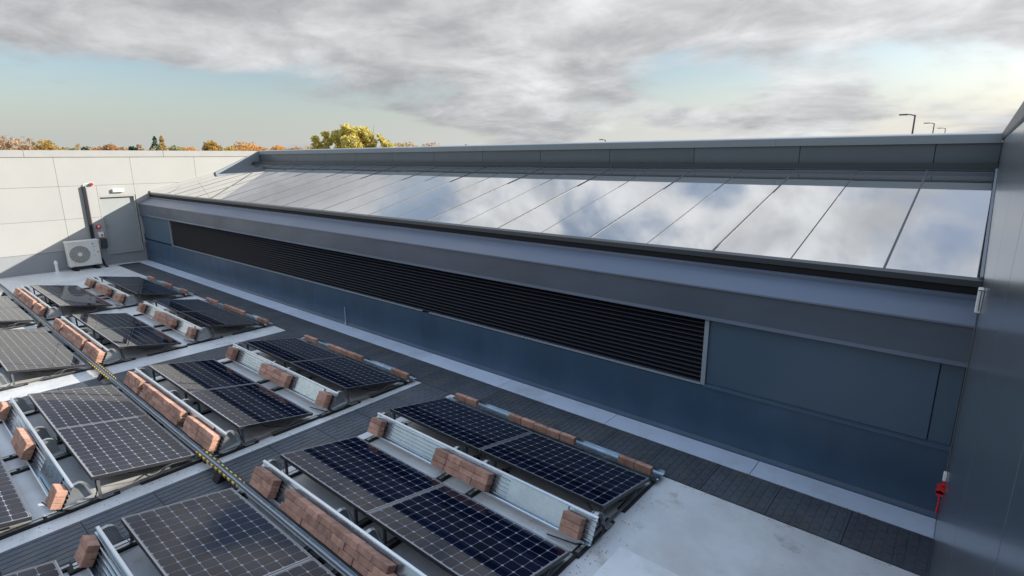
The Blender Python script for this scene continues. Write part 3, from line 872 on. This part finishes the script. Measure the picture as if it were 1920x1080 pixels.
# ------------------------------------------------------------------ trees
F_, CX_, CY_ = 1025.67, 960.0, 540.0
CP = Vector((-0.1432, -6.6595, 3.6969))
def ray(u, v):
    q = r2 * ((u - CX_) / F_) + u2 * ((CY_ - v) / F_) + d
    return q / math.hypot(q.x, q.y)
def tree(label, u, vtop, dist, wpx, colmat, style='round', seed=0, leaf=0.45, n=900, group='trees beyond the roof', lobes=None):
    rg = random.Random(seed)
    q = ray(u, vtop)
    px = dist / F_ * math.hypot(1, (u - CX_) / F_)
    base = CP + Vector((q.x, q.y, 0)) * dist
    ztop = CP.z + q.z * dist
    H = ztop + 8
    Wd = wpx * dist / F_ * (0.5 if style == 'big' else 0.68)
    t = thing('tree' if style != 'cone' else 'conifer_tree', label, 'tree', (base.x, base.y, -8), group)
    tb = MB()
    tb.cyl((0, 0, 0), (0.2, 0.1, H * 0.55), Wd * 0.10 + 0.12, Wd * 0.05 + 0.06, 8)
    tips = []
    if style == 'cone':
        tb.cyl((0.2, 0.1, H * 0.5), (0.1, 0, H * 0.97), Wd * 0.05 + 0.05, 0.03, 6)
    else:
        for i in range(7):
            a = rg.uniform(0, 6.28); e = rg.uniform(0.35, 0.9)
            p1 = Vector((math.cos(a) * Wd * e * 0.6, math.sin(a) * Wd * e * 0.6, H * rg.uniform(0.66, 0.86)))
            tb.cyl((0.15, 0.08, H * rg.uniform(0.3, 0.52)), p1, 0.10 + Wd * 0.02, 0.03, 6)
            for k_ in range(3):
                p2 = p1 + Vector((rg.uniform(-1, 1), rg.uniform(-1, 1), rg.uniform(0.2, 1))) * Wd * 0.35
                tb.cyl(p1, p2, 0.04, 0.012, 5)
    tb.build('trunk', M['bark'], t)
    mb = MB()
    def leafq(c, s):
        nrm = Vector((rg.gauss(0, 1), rg.gauss(0, 1), rg.gauss(0.3, 1))).normalized()
        a = nrm.orthogonal().normalized(); b = nrm.cross(a)
        th = rg.uniform(0, 6.28)
        a, b = a * math.cos(th) + b * math.sin(th), b * math.cos(th) - a * math.sin(th)
        mb.quad([c + a * s, c + b * s * 0.6, c - a * s, c - b * s * 0.6])
    if style == 'cone':
        for i in range(n):
            h = rg.random() ** 1.4
            rr = 1.9 * Wd * (1 - h) ** 0.7 * math.sqrt(rg.uniform(0.25, 1)) * (0.8 + 0.25 * math.sin(h * 40))
            a = rg.uniform(0, 6.28)
            leafq(Vector((rr * math.cos(a), rr * math.sin(a), H * (0.12 + 0.88 * h))), leaf * rg.uniform(0.6, 1.2))
    else:
        if lobes is None:
            lobes = []
            for i in range(rg.randint(9, 13)):
                a = rg.uniform(0, 6.28); rr = Wd * rg.uniform(0.2, 0.68)
                zz = rg.uniform(0.66, 0.90)
                lobes.append((rr * math.cos(a), rr * math.sin(a), zz, Wd * rg.uniform(0.22, 0.42)))
            lobes.append((0, 0, 0.90, Wd * 0.36))
        else:
            rv = Vector((r2.x, r2.y, 0)).normalized(); dv = Vector((-rv.y, rv.x, 0))
            lobes = [tuple((rv * (a * Wd) + dv * (b * Wd)).xy) + (z, s * Wd) for a, b, z, s in lobes]
        tot = sum(q_[3] ** 2 for q_ in lobes)
        for (lx, ly, lz, ls) in lobes:
            per = int(n * ls ** 2 / tot)
            cz = min(H * lz, H - ls * 0.8)
            for i in range(per):
                v = Vector((rg.gauss(0, 1), rg.gauss(0, 1), rg.gauss(0, 1))).normalized()
                rr = ls * rg.uniform(0.35, 1.0) ** 0.5 * rg.uniform(0.8, 1.12)
                leafq(Vector((lx, ly, cz)) + Vector((v.x, v.y, v.z * 0.85)) * rr, leaf * rg.uniform(0.5, 1.2))
    mb.build('crown', colmat, t)
L = {  # skyline leaf colours paled in place of distance haze
    'gold': leafmat('leaf_gold', (0.50, 0.38, 0.09)), 'ochre': leafmat('leaf_ochre', (0.42, 0.28, 0.08)),
    'rust': leafmat('leaf_rust', (0.44, 0.26, 0.13)), 'olive': leafmat('leaf_olive', (0.24, 0.25, 0.08)),
    'dark': leafmat('leaf_dark', (0.05, 0.10, 0.06)), 'orange': leafmat('leaf_orange', (0.56, 0.31, 0.09)),
    'pale': leafmat('leaf_pale', (0.46, 0.33, 0.22)), 'sage': leafmat('leaf_sage', (0.34, 0.33, 0.15)),
    'lime': leafmat('leaf_lime', (0.62, 0.54, 0.18)),
}
BIG = [(-0.87, 0.0, 0.865, 0.09), (-0.85, 0.05, 0.81, 0.13), (-0.93, 0.0, 0.75, 0.13), (-0.62, 0.0, 0.90, 0.10), (-0.60, 0.05, 0.84, 0.13), (-0.68, 0.0, 0.76, 0.15),
       (-0.36, 0.0, 0.885, 0.15), (-0.15, 0.0, 0.955, 0.11), (-0.14, 0.1, 0.91, 0.18), (0.05, 0.0, 0.905, 0.19), (0.20, 0.1, 0.915, 0.16), (0.33, 0.0, 0.875, 0.16), (0.41, 0.0, 0.83, 0.14),
       (-0.30, 0.2, 0.82, 0.20), (0.0, -0.2, 0.81, 0.26), (0.25, 0.1, 0.79, 0.22), (0.43, 0.0, 0.76, 0.15), (0.0, 0.2, 0.71, 0.34), (-0.40, 0.0, 0.73, 0.18), (0.3, 0.0, 0.69, 0.26),
       (0.60, 0.0, 0.885, 0.055), (0.65, 0.0, 0.855, 0.08), (0.73, 0.0, 0.82, 0.11), (0.83, 0.0, 0.785, 0.12), (0.93, 0.0, 0.745, 0.11), (0.70, 0.0, 0.74, 0.15)]
tree('big golden yellow tree rising behind the corner of the glass roof', 660, 229, 85, 152, L['lime'], 'big', seed=3, leaf=0.28, n=7500, lobes=BIG, group='large tree beyond the roof')
specs = [
    ('pale bare-looking tree at the left edge above the cream wall', 10, 250, 150, 46, 'pale', 'round'),
    ('rust bush-like tree right of the leftmost pale tree', 42, 269, 170, 32, 'rust', 'round'),
    ('round ochre tree, largest left of the conifers on the skyline', 81, 257, 150, 44, 'ochre', 'round'),
    ('small low golden tree right of the round ochre tree', 110, 271, 170, 26, 'gold', 'round'),
    ('low olive tree between golden tree and first dark green tree', 136, 272, 170, 28, 'olive', 'round'),
    ('small round dark green tree, left of the two', 157, 268, 160, 20, 'dark', 'round'),
    ('small orange low tree right of the first dark green one', 182, 271, 170, 22, 'orange', 'round'),
    ('wide rusty tree between the two small dark green trees', 204, 264, 165, 32, 'rust', 'round'),
    ('pale low tree left of the second dark green tree', 230, 268, 175, 20, 'pale', 'round'),
    ('small round dark green tree, right of the two', 245, 266, 160, 18, 'dark', 'round'),
    ('thin pale tree just right of the second dark green tree', 259, 262, 175, 16, 'pale', 'round'),
    ('pointed dark conifer on the left skyline', 289, 256, 150, 22, 'dark', 'cone'),
    ('slender golden tree touching the dark conifer', 302, 255, 152, 20, 'ochre', 'cone'),
    ('low sage tree right of the dark conifer', 325, 267, 170, 28, 'sage', 'round'),
    ('low pale orange tree left of the lone brown tree', 356, 271, 170, 30, 'orange', 'round'),
    ('lone rounded brown ochre tree halfway to the roof corner', 395, 258, 150, 35, 'ochre', 'round'),
    ('low golden tree right of the lone brown tree', 430, 272, 170, 34, 'gold', 'round'),
    ('broad orange tree just left of the roof corner', 470, 264, 140, 48, 'orange', 'round'),
    ('low orange tree just right of the roof corner', 515, 271, 160, 40, 'orange', 'round'),
    ('low pale tree between roof corner and big golden tree', 556, 272, 160, 40, 'pale', 'round'),
    ('low golden brown tree right of the big golden tree', 765, 265, 150, 60, 'ochre', 'round'),
    ('low pale tree farthest right behind the parapet', 815, 266, 170, 50, 'pale', 'round'),
]
for i, (lab, u, v, ds, w, c, st) in enumerate(specs):
    tree(lab, u, v, ds, w, L[c], st, seed=20 + i, leaf=0.30, n=1700 if w > 28 else 1000, group='autumn trees on the skyline')
# far continuous wood behind the single trees
rg = random.Random(99)
mb = MB()
for i in range(16000):
    u = rg.uniform(-120, 900)
    q = ray(u, 280)
    ds = rg.uniform(190, 240)
    p = CP + Vector((q.x, q.y, 0)) * ds
    htop = CP.z + ds * (15.5 + 2.5 * math.sin(u * 0.045) + 2.5 * math.sin(u * 0.13 + 1) + 1.5 * math.sin(u * 0.31)) / F_
    zz = rg.uniform(-8, htop)
    c = Vector((p.x, p.y, zz))
    n_ = Vector((rg.gauss(0, 1), rg.gauss(0, 1), rg.gauss(0, 1))).normalized()
    a = n_.orthogonal().normalized(); b = n_.cross(a)
    s = rg.uniform(0.35, 0.7)
    mb.quad([c + a * s, c + b * s, c - a * s, c - b * s])
w_ = mb.build('distant_wood', leafmat('leaf_far', (0.36, 0.27, 0.16)))  # haze of distance put into the muted leaf colour
tag(w_, 'hazy strip of autumn woodland along the left horizon', 'woodland', kind='stuff')

# ------------------------------------------------------------------ leaf litter and moss crumbs
rg = random.Random(5)
lm = MB()
def crumb(x, y, z, s):
    a = rg.uniform(0, 6.28); h = s * rg.uniform(0.15, 0.5)
    p = [Vector((x + math.cos(a + k_ * 2.1) * s * rg.uniform(0.6, 1.2), y + math.sin(a + k_ * 2.1) * s * rg.uniform(0.6, 1.2), z)) for k_ in range(3)]
    t_ = Vector((x, y, z + h))
    for k_ in range(3):
        lm.quad([p[k_], p[(k_ + 1) % 3], t_])
clumps = [(-0.45, -0.92, 0.16, 70), (-0.95, -0.98, 0.14, 50), (-1.25, -1.04, 0.10, 30), (-0.62, -0.44, 0.06, 14), (-2.1, -1.10, 0.10, 25), (-0.25, -0.70, 0.10, 25)]
for cx, cy, sd, n in clumps:
    for i in range(n):
        crumb(cx + rg.gauss(0, sd), min(-0.43, cy + rg.gauss(0, sd * 0.5)), 0.016, rg.uniform(0.004, 0.012))
for i in range(420):
    crumb(rg.uniform(-22, -0.1), -1.115 + rg.gauss(0, 0.025), 0.004, rg.uniform(0.003, 0.009))
for (c, r), (X, Y) in tables.items():
    for i in range(60):
        crumb(X + 0.05 + abs(rg.gauss(0, 0.10)), Y - rg.uniform(-0.1, 1.5), 0.003, rg.uniform(0.003, 0.010))
tag(lm.build('leaf_litter', mat('litter', (0.16, 0.11, 0.05), 0.9, var=0.5, vscale=30)), 'scattered brown leaf litter and moss crumbs on the deck', 'litter', kind='stuff')
